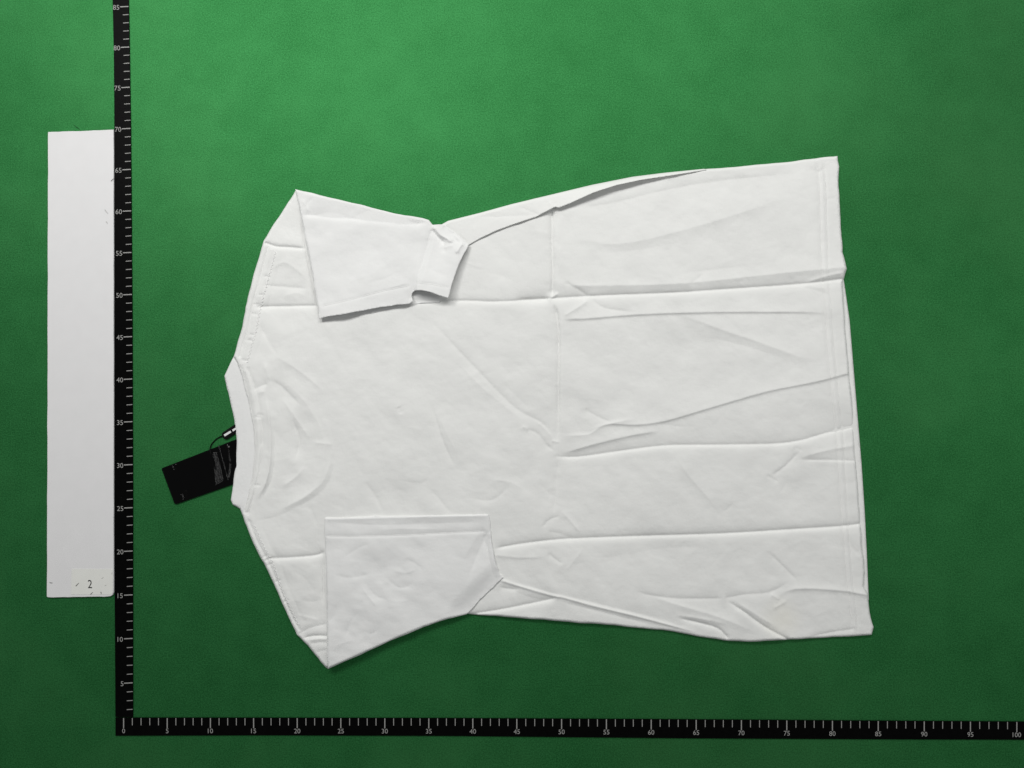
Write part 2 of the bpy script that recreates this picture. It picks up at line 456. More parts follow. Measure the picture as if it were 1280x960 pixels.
# creases of the back panel: (points, height mm (+ ridge / - valley), width above/left px, width below/right px, end taper)
BODY = [
    # pressed cross fold
    ([(690, 262), (690, 300), (691, 340), (690, 372)], -2.8, 7, 6, .08),
    ([(698, 262), (699, 300), (700, 345)], .5, 3, 8, .2),
    ([(692, 378), (697, 400), (699, 440), (698, 470), (698, 515), (696, 560)], -2.4, 9, 3, .08, .3),
    ([(702, 392), (702, 430), (702, 465)], .35, 2, 4, .3),
    ([(698, 560), (694, 620), (692, 660)], -1.0, 8, 4, .3),
    # pressed long fold 1
    ([(316, 384), (350, 383), (410, 382)], -1.7, 7, 5, .12, .2),
    ([(420, 382), (560, 376), (620, 377), (687, 374)], -1.6, 7, 4, .1, .03),
    ([(640, 375), (690, 373), (740, 370), (840, 366), (900, 362), (1000, 355), (1052, 349)], -2.3, 9, 6, .05, .0),
    ([(700, 357), (760, 357), (840, 355), (900, 350), (980, 341), (1057, 334)], 2.2, 11, 12, .06, .0),
    ([(684, 376), (690, 372), (698, 366)], 1.2, 2.5, 2.5, .2),
    ([(702, 399), (735, 398), (770, 395), (820, 392), (900, 390), (1000, 390), (1050, 392)], 1.5, 16, 1.8, .05, .2),
    ([(704, 352), (720, 360), (738, 372)], -1.2, 3, 4, .2),
    ([(738, 372), (756, 385), (800, 391)], -.9, 5, 6, .15, .4),
    ([(703, 396), (720, 386), (737, 374)], .9, 6, 4, .2),
    ([(860, 358), (872, 348), (880, 342)], -.7, 4, 4, .3),
    ([(925, 354), (933, 345)], -.5, 4, 4, .3),
    ([(1000, 356), (1030, 346), (1056, 340)], .9, 3, 6, .3, .1),
    ([(1000, 358), (1028, 365), (1040, 372)], -.4, 3, 3, .3),
    # soft drags on the upper right
    ([(690, 300), (730, 300), (770, 305), (830, 294), (920, 268), (1000, 240)], 1.5, 22, 10, .3),
    ([(730, 318), (800, 312), (860, 300)], -.8, 12, 14, .4),
    ([(850, 342), (900, 336), (945, 331)], -.6, 5, 5, .3),
    ([(700, 262), (760, 255), (830, 238), (900, 226), (1010, 215)], -1.0, 8, 16, .2),
    ([(1010, 206), (1022, 215), (1035, 205)], -.6, 4, 4, .3),
    ([(1030, 250), (1045, 246)], -.4, 3, 3, .3),
    ([(832, 387), (870, 400), (905, 413), (950, 428), (1000, 446), (1030, 452)], 1.7, 18, 9, .3),
    ([(880, 420), (930, 432), (985, 450)], -.5, 8, 9, .3),
    # long fold 2
    ([(728, 541), (760, 530), (792, 531), (822, 528), (850, 521), (900, 506), (960, 489), (1020, 477), (1062, 466)], 1.6, 20, 2.2, .15, .0),
    ([(690, 570), (722, 571), (780, 563), (830, 557), (880, 556), (960, 555), (998, 551), (1030, 542), (1066, 533)], -1.9, 10, 4.5, .06, .0),
    ([(702, 567), (740, 556), (785, 545), (826, 538)], 1.6, 12, 3.5, .15),
    ([(728, 510), (748, 521), (766, 529)], -.8, 3, 3, .2),
    ([(700, 545), (735, 543), (752, 533), (775, 527), (800, 523)], .7, 3, 4, .25),
    ([(820, 529), (850, 533), (875, 533)], -.4, 4, 4, .3),
    # diagonal drag to the fold crossing
    ([(530, 396), (550, 413), (575, 440), (600, 466), (625, 492), (648, 513), (676, 528), (690, 545), (700, 556)], -1.1, 5, 3.5, .25, .15),
    ([(565, 445), (600, 482), (640, 515), (670, 536)], .5, 7, 7, .3),
    ([(654, 535), (672, 542), (684, 557), (696, 566)], -1.1, 3.5, 3, .25),
    ([(666, 524), (680, 535), (694, 551)], .6, 3, 3, .3),
    ([(688, 551), (701, 553)], .6, 2, 2, .3),
    ([(652, 532), (662, 538)], .5, 3, 3, .3),
    ([(620, 470), (650, 500), (668, 515)], -.4, 9, 9, .3),
    # hem puckers
    ([(963, 596), (982, 582), (1000, 563)], -1.1, 2.8, 2.8, .2),
    ([(957, 593), (974, 603)], -.7, 2.5, 2.5, .3),
    ([(974, 618), (986, 598)], -.4, 3, 3, .3),
    ([(992, 558), (1004, 564)], -.5, 2.5, 2.5, .3),
    ([(996, 573), (1030, 564), (1070, 556)], 1.2, 9, 7, .25, .0),
    ([(996, 575), (1030, 575), (1070, 576)], -1.0, 6, 2.0, .25, .0),
    ([(840, 562), (858, 590), (885, 622), (903, 642)], 1.3, 8, 16, .35),
    ([(903, 642), (918, 628)], -.5, 3, 3, .3),
    ([(760, 570), (800, 585), (850, 620), (890, 655)], .6, 16, 14, .35),
    # long fold 3
    ([(617, 686), (650, 680), (690, 675), (720, 673), (800, 670), (900, 667), (1000, 661), (1048, 658), (1074, 655)], -2.1, 7, 4.5, .03, .0),
    ([(332, 698), (360, 697), (395, 694), (408, 688)], -1.9, 8, 5, .15, .1),
    ([(617, 694), (650, 697), (684, 696)], .8, 9, 3, .1, .3),
    ([(676, 661), (688, 649), (703, 645)], -.9, 3, 3, .25),
    ([(700, 637), (714, 652), (728, 669)], .8, 4, 3, .3),
    ([(682, 664), (700, 667), (720, 674)], -.9, 4, 4, .25),
    ([(684, 690), (693, 698), (704, 706)], -.9, 2.8, 2.8, .25),
    ([(680, 697), (688, 715), (698, 738)], -.6, 5, 5, .3),
    ([(705, 715), (716, 703), (730, 684)], .5, 5, 5, .3),
    ([(720, 694), (760, 697), (830, 685), (900, 684)], -.7, 12, 16, .3),
    ([(852, 676), (866, 690)], -.4, 4, 4, .3),
    # lower hem folds
    ([(790, 737), (812, 744), (850, 748), (905, 748)], -1.2, 4, 9, .2, .1),
    ([(905, 748), (930, 743), (962, 740), (990, 725)], -1.0, 4, 8, .05, .25),
    ([(800, 741), (850, 757), (900, 772), (948, 792)], 1.6, 9, 10, .25),
    ([(906, 749), (930, 765), (955, 783), (988, 801)], -2.0, 4.5, 3, .25, .05),
    ([(914, 748), (940, 765), (975, 786)], .9, 3, 8, .3),
    ([(958, 688), (975, 704), (999, 728)], -1.0, 2.6, 2.6, .25),
    ([(968, 746), (995, 736), (1050, 738), (1086, 744)], 1.5, 8, 3.5, .3, .0),
    ([(962, 742), (976, 750)], .7, 3, 3, .3),
    ([(965, 762), (985, 750)], .6, 4, 3, .3),
    ([(1008, 797), (1040, 790), (1075, 785)], -1.0, 2.2, 2.5, .25, .2),
    ([(1057, 668), (1066, 685), (1077, 697)], -.5, 2.5, 2.5, .3),
    ([(1079, 712), (1081, 728)], -.5, 2, 2, .3),
    ([(845, 772), (880, 780), (898, 786), (912, 800)], -1.4, 3, 4, .25, .1),
    ([(840, 768), (880, 774), (915, 782)], .8, 4, 5, .3),
    # side seam roll at the bottom
    ([(622, 724), (640, 730), (660, 736), (692, 745), (704, 747), (740, 757), (790, 769), (832, 780), (880, 793)], 1.7, 2.6, 1.8, .04, .2),
    ([(640, 727), (692, 742), (740, 753), (790, 765), (840, 777)], -.6, 5, 2.2, .1, .3),
    ([(586, 768), (625, 762), (660, 755), (698, 747)], -1.7, 8, 4, .04, .1),
    ([(622, 733), (636, 736), (650, 737)], -1.3, 3, 6, .3),
    ([(640, 738), (668, 748), (690, 749)], -.6, 4, 4, .3),
    ([(700, 752), (760, 767), (820, 782)], -.7, 3, 6, .2),
    # upper left shoulder
    ([(330, 303), (345, 308), (360, 309), (384, 311)], -1.4, 3, 3, .05, .2),
    ([(338, 338), (355, 328), (372, 338), (386, 352)], 1.1, 10, 8, .3),
    ([(326, 356), (345, 358), (388, 361)], -1.0, 5, 6, .2),
    ([(352, 372), (370, 366), (386, 372)], .6, 6, 6, .3),
    ([(322, 402), (333, 422), (344, 440), (352, 447)], -1.1, 6, 10, .3),
    ([(340, 443), (360, 454), (385, 472), (410, 494)], .8, 9, 6, .3),
    ([(337, 474), (352, 483), (366, 497), (376, 508)], -1.3, 3.5, 5, .25),
    ([(316, 487), (326, 483), (336, 478)], -1.3, 8, 4, .3),
    ([(322, 490), (332, 490)], .6, 3, 3, .3),
    ([(330, 452), (334, 468), (338, 478)], .8, 4, 4, .3),
    ([(376, 270), (380, 300), (386, 330), (392, 360), (398, 392)], -1.5, 5, 3, .2),
    ([(371, 793.5), (385, 786), (398, 782), (412, 779)], -1.1, 3.5, 2.5, .05, .2),
    ([(378, 798), (393, 795), (412, 795)], -1.5, 3, 2, .2), ([(384, 801), (398, 799), (412, 799)], .6, 2, 2, .2),
    ([(386, 805), (398, 803), (412, 803)], -.8, 3, 2, .2), ([(394, 816), (404, 813), (412, 812)], -.8, 3, 2.5, .2),
    ([(368, 768), (385, 772), (402, 776)], .6, 5, 4, .3), ([(372, 748), (388, 752), (404, 750)], -.5, 6, 5, .3), ([(360, 712), (380, 722), (398, 745)], -.5, 8, 8, .3),
    # neck: front collar showing through
    ([(318, 628), (331, 606), (337, 580), (338, 550), (336, 520), (331, 492)], 1.9, 6, 2.6, .2),
    ([(322, 632), (337, 606), (343, 580), (344, 550), (342, 515)], -.9, 3, 7, .25),
    ([(326, 560), (328, 540), (326, 522)], -.7, 1.8, 1.8, .2),
    ([(350, 495), (362, 512), (376, 532), (390, 552)], 1.0, 7, 7, .25),
    ([(388, 553), (402, 554), (418, 556)], .6, 4, 4, .3),
    ([(350, 610), (370, 596), (382, 582)], 1.0, 6, 6, .3),
    ([(345, 640), (380, 622), (402, 604), (411, 583), (414, 562)], .9, 7, 7, .25),
    ([(340, 642), (383, 619), (400, 600), (405, 575), (403, 545), (393, 520), (373, 493), (348, 472)], .9, 10, 9, .2),
    ([(350, 644), (392, 622), (412, 600), (418, 572), (416, 545), (405, 515)], -.5, 3, 4, .25),
    ([(368, 580), (374, 550), (364, 520)], -2.2, 16, 18, .35),
    ([(380, 630), (390, 640), (397, 660)], -.5, 6, 6, .3),
    ([(318, 652), (350, 644), (368, 636)], -.5, 4, 4, .3),
    ([(404, 690), (404, 720), (405, 760)], -1.5, 6, 3, .3),
    # centre back
    ([(485, 440), (493, 480), (498, 520), (503, 575), (512, 625)], .7, 14, 10, .3),
    ([(497, 508), (502, 518)], -.6, 3, 3, .3),
    ([(536, 500), (545, 525), (555, 555), (569, 585)], -1.1, 6, 4, .25),
    ([(548, 520), (560, 545), (575, 575)], .5, 6, 8, .3),
    ([(455, 600), (470, 622), (480, 645)], -.9, 6, 8, .3),
    ([(535, 608), (550, 625), (566, 645)], -.8, 6, 8, .3),
    ([(500, 600), (525, 604), (540, 596)], -.4, 4, 4, .3),
    ([(585, 622), (615, 625), (640, 605)], -.7, 6, 6, .3),
    ([(610, 600), (635, 602), (655, 612)], .6, 6, 5, .3),
    ([(670, 600), (685, 615), (692, 625)], -.6, 5, 5, .3),
    ([(560, 385), (585, 410), (600, 440)], .4, 14, 12, .3),
    ([(640, 395), (650, 430), (672, 470)], -.4, 14, 14, .3),
    ([(520, 395), (530, 420), (534, 450)], -.3, 10, 10, .3),
    ([(430, 410), (445, 440), (440, 475)], -.4, 10, 10, .3),
]
rnd = random.Random(11)
for k in range(150):                              # scattered small crumples
    cx, cy = rnd.uniform(330, 1040), rnd.uniform(280, 780)
    a = rnd.choice([rnd.gauss(0.1, 0.25), rnd.gauss(0.8, 0.35), rnd.gauss(1.35, 0.3), rnd.gauss(-0.5, 0.3)])
    L = rnd.uniform(8, 34)
    bend = rnd.uniform(-0.15, 0.15) * L
    w = rnd.uniform(2.5, 6)
    amp = rnd.choice([-1, 1]) * rnd.uniform(.06, .20)
    if cx < 700: amp *= 1.25
    dx, dy = math.cos(a), math.sin(a)
    BODY.append(([(cx - dx * L, cy - dy * L), (cx - dy * bend, cy + dx * bend), (cx + dx * L, cy + dy * L)], amp, w, w * rnd.uniform(.7, 1.6), .4))

for k in range(260):                              # hairline crinkles of thin cotton
    cx, cy = rnd.uniform(320, 1050), rnd.uniform(270, 790)
    a = rnd.choice([rnd.gauss(0.0, 0.3), rnd.gauss(0.9, 0.4), rnd.gauss(1.4, 0.3), rnd.gauss(-0.7, 0.4)])
    L = rnd.uniform(5, 22); bend = rnd.uniform(-0.2, 0.2) * L; w = rnd.uniform(1.5, 3.2)
    dx, dy = math.cos(a), math.sin(a)
    BODY.append(([(cx - dx * L, cy - dy * L), (cx - dy * bend, cy + dx * bend), (cx + dx * L, cy + dy * L)], rnd.choice([-1, -1, 1]) * rnd.uniform(.03, .11), w, w * rnd.uniform(.7, 1.5), .45))

BODY = [(f[0], f[1] * 0.85, f[2], f[3] * 2.2, *f[4:]) if (-1.35 <= f[1] < 0 and max(f[2], f[3]) <= 5) else f for f in BODY]   # pinched side steep, far side gentle
BODY += [(f[0], -.65, 1.7, 1.9, *f[4:]) for f in BODY if f[1] <= -1.4 and len(f[0]) > 2]   # the pressed line itself
HEM1 = [(1020, 200), (1024, 225), (1026, 300), (1028, 350), (1031, 385), (1034, 430), (1038, 470), (1041, 505), (1044, 530), (1047, 560), (1048, 590), (1051, 625), (1053, 655), (1055, 678), (1058, 720), (1061, 745), (1064, 775), (1066, 792)]
HEM2 = [(x + 8 - (1 if y > 600 else 0), y) for x, y in HEM1]
SH_UP = [(336, 306), (329, 332), (321, 362), (315, 386), (310, 412), (303, 434), (299, 449)]
SH_UP2 = [(345, 313), (339, 336), (331, 364), (325, 388), (320, 414), (313, 438), (309, 455)]
SH_LO = [(310, 648), (322, 678), (335, 702), (349, 733), (364, 768), (376, 790)]
SH_LO2 = [(317, 655), (329, 682), (341, 704), (353, 738), (364, 762), (374, 783)]
NECK1 = [(300, 455), (306, 474), (311, 498), (316, 524), (319, 545), (320, 562), (318, 585), (315, 605), (309, 625), (305, 641)]
NECK2 = [(309, 458), (317, 480), (323, 500), (326, 522), (328, 542), (328, 562), (325, 586), (320, 608), (314, 630), (309, 645)]
BODY += [
    (HEM1, -.95, 3, 2.4, .02), (HEM2, -.7, 2.2, 2.2, .02), ([(x + 4, y) for x, y in HEM1], .35, 3, 5, .02),
    (SH_UP, -1.1, 2.2, 2.2, .03), (SH_LO, -1.3, 2.0, 2.2, .03), ([(x + 5, y) for x, y in SH_UP], .5, 3, 3, .05),
    ([(x + 9, y) for x, y in SH_UP2], -.5, 4, 6, .1), ([(x + 8, y - 2) for x, y in SH_LO2], -.5, 4, 6, .1),
    (NECK1, -1.1, 2.0, 2.0, .02), (NECK2, -.9, 2.2, 2.2, .02), ([(a[0] / 2 + b[0] / 2, a[1] / 2 + b[1] / 2) for a, b in zip(NECK1, NECK2)], .7, 3, 3, .05),
]
for (x, y) in [(333, 345), (326, 368), (320, 380), (318, 392), (315, 418), (312, 425), (305, 450), (322, 521), (325, 518), (321, 606), (334, 700), (331, 696), (337, 706), (346, 727), (307, 640), (357, 752)]:
    BODY.append(([(x - 5, y + (2 if y > 650 else 0)), (x + 6, y - (3 if y > 650 else -1))], -.7, 1.8, 1.8, .3))

us_top = [(369, 236.5), (400, 244), (430, 251), (470, 261), (500, 268), (528, 272.5), (536, 275), (541, 281)]
us_outline = us_top + [(548, 280.5), (553, 280.5), (561, 285), (573, 294), (586, 305.5), (580, 317), (573, 332), (566, 352), (560, 372.5),
    (548, 369), (536, 364.5), (527, 362.8), (519, 363), (515, 366.5), (514.5, 371), (516, 376), (512, 379.5), (495, 381), (470, 385), (440, 390.5), (420, 394), (399, 398.5),
    (394, 365), (390, 340), (384, 308), (376, 268)]
ls_cuff = [(406, 647.5), (440, 647), (480, 645.5), (520, 645), (570, 643.5), (611, 643)]
ls_right = [(611, 643), (613, 660), (616, 685), (620, 705), (624, 716), (629, 722)]
ls_diag = [(629, 722), (617, 734), (604, 746), (592, 759), (583, 768)]
ls_bottom = [(583, 768), (560, 773.5), (530, 783.5), (500, 796), (470, 809.5), (440, 823), (409.5, 836.5)]
ls_left = [(409.5, 836.5), (409, 800), (408.5, 760), (408, 720), (407, 690), (406, 647.5)]
ls_outline = ls_cuff + ls_right[1:] + ls_diag[1:] + ls_bottom[1:] + ls_left[1:-1]
H0 = 0.0060
def bodyh(u, v):
    h = np.full(u.shape, H0)
    h += 0.0013 * vnoise(u, v, 120, 90, 3) + 0.0009 * vnoise(u, v, 46, 34, 4, .5) + 0.00036 * vnoise(u, v, 19, 14, 5, .9)
    h += 0.00010 * vnoise(u, v, 8, 6, 6, .3)
    crump = np.exp(-((u - 630) / 70) ** 2 - ((v - 590) / 60) ** 2) + .7 * np.exp(-((u - 500) / 60) ** 2 - ((v - 610) / 40) ** 2) \
        + .7 * np.exp(-((u - 470) / 70) ** 2 - ((v - 430) / 40) ** 2)
    h += crump * (0.0004 * vnoise(u, v, 22, 15, 7, .7) - 0.0003 * np.abs(vnoise(u, v, 30, 22, 8, -.5)))
    d, _, _ = nearest_on(u, v, us_outline)
    hid = np.where(inside(u, v, us_outline), np.clip((d - 3) / 10, 0, 1), 0)
    d, _, _ = nearest_on(u, v, ls_outline)
    hid = np.maximum(hid, np.where(inside(u, v, ls_outline), np.clip((d - 3) / 10, 0, 1), 0))
    h += 1.9 * add_creases(u, v, BODY)
    h = h * (1 - hid) + 0.0042 * hid             # pressed flat under the folded sleeves
    return np.maximum(h, 0.0012)

shirt = empty('t_shirt')
tag(shirt, 'white cotton t-shirt lying face down with both sleeves folded over its back', 'shirt')

body_outline = [(369, 239), (400, 250), (450, 264), (500, 276), (545, 285), (560, 276.5), (600, 266.5), (640, 255.5), (690, 243.5), (740, 231.5), (790, 221.5), (830, 216.5), (880, 211.5), (930, 207.5), (980, 203), (1020, 198), (1047, 195),
    (1049, 208), (1048, 230), (1050, 260), (1051.5, 290), (1053, 315), (1056.5, 327), (1058.5, 336), (1055, 348), (1053, 353),
    (1056, 400), (1061, 466), (1065, 500), (1067, 540), (1070, 580), (1073, 620), (1075, 650), (1077, 680), (1080, 700), (1081, 715), (1079.5, 733), (1085, 743), (1087, 765), (1092, 784), (1089.5, 793.5),
    (1050, 796), (1010, 798), (980, 800), (945, 802), (910, 801), (880, 796.5), (840, 789), (800, 785), (750, 780), (700, 776.5), (650, 772.5), (610, 769.5), (583, 767),
    (545, 776), (500, 793), (450, 816), (412, 832), (408, 835), (398, 823), (385, 807), (371, 793.5), (360, 770), (345, 736), (330, 704), (317, 680), (306, 653), (303, 643),
    (307, 628), (312, 608), (316, 585), (318, 560), (317, 540), (313, 520), (309, 498), (303, 474), (297, 456), (292, 446),
    (296, 432), (303, 408), (307, 384), (313, 360), (321, 330), (329.5, 301), (345, 276), (360, 253)]
back = sheet('back_panel', wavy(body_outline, .45, 2), bodyh, M_BODY, shirt, step=1.0, fold_r=3.2)

# front panel: the lower layer, its hem shows past the back hem
front_outline = [(1040, 330), (1054, 345), (1058, 372), (1062, 400), (1067, 460), (1072, 520), (1077, 580), (1081, 640), (1083.5, 690), (1086, 750), (1070, 765), (1030, 740), (1020, 560), (1020, 400)]
def fronth(u, v): return 0.0024 + 0.0003 * vnoise(u, v, 40, 30, 21)
sheet('front_panel', front_outline, fronth, M_BODY, shirt, step=1.6, fold_r=2.0)

# collar band
collar_outline = [(292, 446), (286, 458), (280.5, 470), (283.5, 485), (288, 503), (293, 525), (295.8, 550), (295, 580), (291.5, 605), (288.5, 625), (291, 631), (300, 636), (304, 646),
    (310, 640), (316, 608), (320, 585), (322, 560), (321, 540), (317, 520), (313, 498), (307, 474), (301, 456)]
COLL = [([(296, 632), (304, 640)], -.6, 1.5, 1.5, .2), ([(297, 470), (305, 520), (307, 560), (303, 600)], .3, 6, 6, .3), ([(292, 631), (300, 633), (306, 636)], -.5, 1.5, 1.5, .2)]
def collarh(u, v):
    return 0.0036 + 0.0002 * vnoise(u, v, 25, 18, 31) + add_creases(u, v, COLL)
sheet('collar', wavy(collar_outline, .3, 7), collarh, M_RIB, shirt, step=1.1, fold_r=2.5)

# upper side: strip of the front panel turned over the edge, standing off the back panel
strip_low = [(586, 306), (600, 298), (620, 288.5), (640, 281), (670, 271), (690, 260.5), (694, 258.5), (699, 259.5), (715, 253), (742, 240.5), (770, 231.5), (800, 225), (840, 219), (885, 212)]
strip_top = [(545, 284.5), (560, 276), (600, 266), (640, 255), (690, 243), (740, 231), (790, 221), (830, 216), (880, 211)]
STRIP = [([(594, 271), (640, 270), (680, 268)], -1.2, 6, 4, .25), ([(646, 258), (660, 263), (676, 270)], -1.0, 3, 3, .25), ([(686, 252), (689, 256), (692, 260)], .8, 2, 2, .2), ([(696, 252), (693, 257)], -.7, 2, 2, .2),
         ([(552, 280), (566, 289), (586, 305)], -1.0, 2, 3, .1), ([(592, 300), (595, 290), (590, 280)], .7, 5, 5, .3)]
def striph(u, v):
    gap = np.interp(u, [545, 586, 640, 692, 720, 745, 790, 840, 890], [.5, 1.3, 2.2, 3.2, 6.2, 8.6, 7.0, 3.6, .4]) * 1e-3
    d, _, _ = nearest_on(u, v, strip_top, False)
    dl, _, _ = nearest_on(u, v, strip_low, False)
    t = d / (d + dl + 1e-6)
    return 0.0068 + gap * t ** 0.8 + add_creases(u, v, STRIP) + 0.0003 * vnoise(u, v, 24, 16, 41)
sheet('side_fold', strip_top + strip_low[::-1], striph, M_BODY, shirt, step=1.1, folds=[strip_top], fold_r=3.5, solid=False, thick=0.0007, zb=0.002)

# ---- upper sleeve
us_left = [(369, 236.5), (376, 268), (384, 308), (390, 340), (394, 365), (398, 392)]
USL = [
    ([(374, 268), (400, 270), (450, 274), (500, 277), (534, 280)], -2.6, 14, 4, .08, .1),
    ([(376, 248), (384, 260), (388, 267)], .7, 3, 3, .3), ([(380, 262), (386, 252), (392, 246)], -.6, 4, 4, .3),
    ([(540, 284), (534, 308), (526, 335), (519, 355), (515, 372)], -1.6, 5, 3, .1, .0),
    ([(546, 288), (540, 312), (532, 338), (526, 360)], .8, 4, 7, .2),
    ([(541, 282), (550, 293), (560, 299), (566, 304)], 3.0, 3, 3, .15),
    ([(539, 285), (548, 297), (557, 305)], -2.2, 3, 3.5, .2),
    ([(554, 282), (566, 290), (578, 299), (586, 306)], -2.4, 3, 3, .1),
    ([(561, 286), (569, 299), (576, 304)], -1.8, 3, 3, .2), ([(570, 318), (574, 310), (580, 303)], 2.2, 3, 3, .25),
    ([(553, 310), (560, 308), (568, 306)], 1.3, 3, 4, .3),
    ([(549, 300), (556, 308), (552, 318)], -1.3, 5, 5, .3),
    ([(400, 383), (440, 374), (480, 363.5), (514, 357)], -.6, 2, 2, .03), ([(518, 353), (540, 355), (562, 360)], -.6, 2, 2, .05),
    ([(480, 362), (500, 356), (512, 352)], .4, 3, 3, .3), ([(430, 355), (470, 340), (510, 310)], .5, 12, 12, .3), ([(465, 300), (480, 330), (500, 345)], -.5, 12, 10, .35),
    ([(390, 300), (410, 320), (430, 345)], .4, 12, 10, .3), ([(455, 355), (475, 350), (500, 340)], -.35, 5, 5, .3), ([(530, 330), (545, 340), (560, 345)], -.5, 6, 8, .3),
]
def us_under_h(u, v):
    return np.maximum(0.0058 + 0.0003 * vnoise(u, v, 30, 22, 55), bodyh(u, v) + 0.0004)
def us_top_h(u, v):
    b = 0.0086 + 0.0013 * vnoise(u, v, 60, 50, 51) + 0.0006 * vnoise(u, v, 26, 19, 52, .6) + 0.00016 * vnoise(u, v, 10, 8, 53)
    cuff = np.interp(u, [395, 410, 440, 470, 500, 512, 516, 522, 532, 548, 560, 575], [2.6, 4.4, 5.0, 4.8, 3.4, 2.0, 3.6, 8.2, 10.0, 9.5, 8.0, 6.5]) * 1e-3
    vy = np.interp(u, [399, 440, 470, 512, 560], [398, 390, 385, 379, 372])
    t = np.clip(1 - (vy - v) / 75.0, 0, 1)
    h = b + cuff * t ** 1.2 + 1.5 * add_creases(u, v, USL)
    rp = np.exp(-((u - 572) / 16) ** 2 - ((v - 322) / 30) ** 2)
    return np.maximum(h + 0.0035 * rp, us_under_h(u, v) + 0.0009)
sheet('sleeve', wavy(us_outline, .45, 3), us_top_h, M_SLEEVE, shirt, step=1.0, folds=[us_top, us_left], fold_r=3.0, solid=False, thick=0.0007, zb=0.0055)
us_under = [(385, 262), (450, 270), (520, 280), (545, 288), (575, 304), (572, 322), (565, 345), (558, 366), (549, 378.5), (530, 379.3), (512, 380.5), (495, 385), (465, 391.5), (440, 394.5), (420, 399), (403, 402), (398, 360), (390, 310)]
o = sheet('sleeve_under_layer', us_under, us_under_h, M_SLEEVE, shirt, step=1.6, folds=[[(0, 0), (1, 1)]], solid=False, thick=0.0007, zb=0.002)

# ---- lower sleeve
LSL = [
    ([(406, 670), (440, 670.5), (500, 669), (560, 666), (608, 664)], -1.0, 4, 2.2, .02),
    ([(410, 652), (460, 656), (520, 655), (605, 652)], -.7, 7, 8, .1),
    ([(407, 648.5), (500, 646.5), (610, 644)], .9, 2, 4, .02),
    ([(470, 664), (500, 661), (560, 662)], .4, 3, 3, .3),
    ([(612, 662), (602, 682), (592, 705), (583, 732)], -1.5, 10, 7, .15, .35), ([(603, 660), (590, 680), (578, 700)], .7, 10, 8, .3),
    ([(606, 668), (609, 685), (614, 712), (618, 722)], -1.5, 3, 2.2, .1), ([(612, 664), (615, 690), (621, 714)], 1.2, 3, 3, .1),
    ([(586, 762), (600, 748), (616, 732)], .7, 4, 3, .2),
    ([(425, 700), (450, 684), (470, 678)], -.5, 5, 5, .3), ([(450, 730), (460, 745), (474, 762)], .8, 4, 4, .3), ([(456, 728), (470, 745), (490, 750)], -.7, 5, 5, .3),
    ([(415, 718), (440, 722), (470, 715)], -.6, 5, 5, .3), ([(480, 720), (500, 735), (520, 728)], -.9, 7, 6, .3), ([(490, 712), (508, 716), (522, 710)], .7, 5, 5, .3),
    ([(475, 745), (495, 752), (515, 750)], .5, 6, 5, .3), ([(505, 698), (520, 705), (530, 715)], -.6, 4, 4, .3), ([(430, 800), (440, 775), (450, 762)], -1.2, 10, 8, .3),
    ([(440, 812), (460, 790), (470, 768)], .6, 10, 10, .3), ([(415, 815), (425, 805), (445, 800)], .6, 8, 6, .3), ([(520, 760), (550, 748), (580, 740)], .4, 10, 10, .3),
    ([(410, 780), (420, 765), (416, 755)], -.8, 8, 8, .3), ([(455, 790), (465, 792), (475, 785)], -.5, 4, 4, .3),
]
def ls_h(u, v):
    cr = np.exp(-((u - 490) / 50) ** 2 - ((v - 725) / 32) ** 2) + np.exp(-((u - 435) / 32) ** 2 - ((v - 785) / 40) ** 2)
    h = 0.0086 + 0.0015 * vnoise(u, v, 60, 45, 61) + (0.0005 + 0.0005 * cr) * vnoise(u, v, 24, 16, 62, .6) + (0.00012 + .00014 * cr) * vnoise(u, v, 10, 7, 63, .2)
    h += 1.6 * add_creases(u, v, LSL)
    h += 0.0025 * np.clip((v - 700) / 130, 0, 1)
    b = bodyh(u, v)
    d, _, _ = nearest_on(u, v, ls_diag, False)
    t = np.clip(d / 26, 0, 1); t = t * t * (3 - 2 * t)
    h = h * t + (b + 0.0011) * (1 - t)
    return np.maximum(h, b + 0.0010)
def ls_low(u, v):
    return np.where(inside(u, v, body_outline), 0.0066, 0.0045)
sheet('sleeve', wavy(ls_outline, .5, 5), ls_h, M_SLEEVE, shirt, step=1.0, folds=[ls_outline + ls_outline[:1]], fold_r=3.2, solid=True, zb=0.0040, base=ls_low)

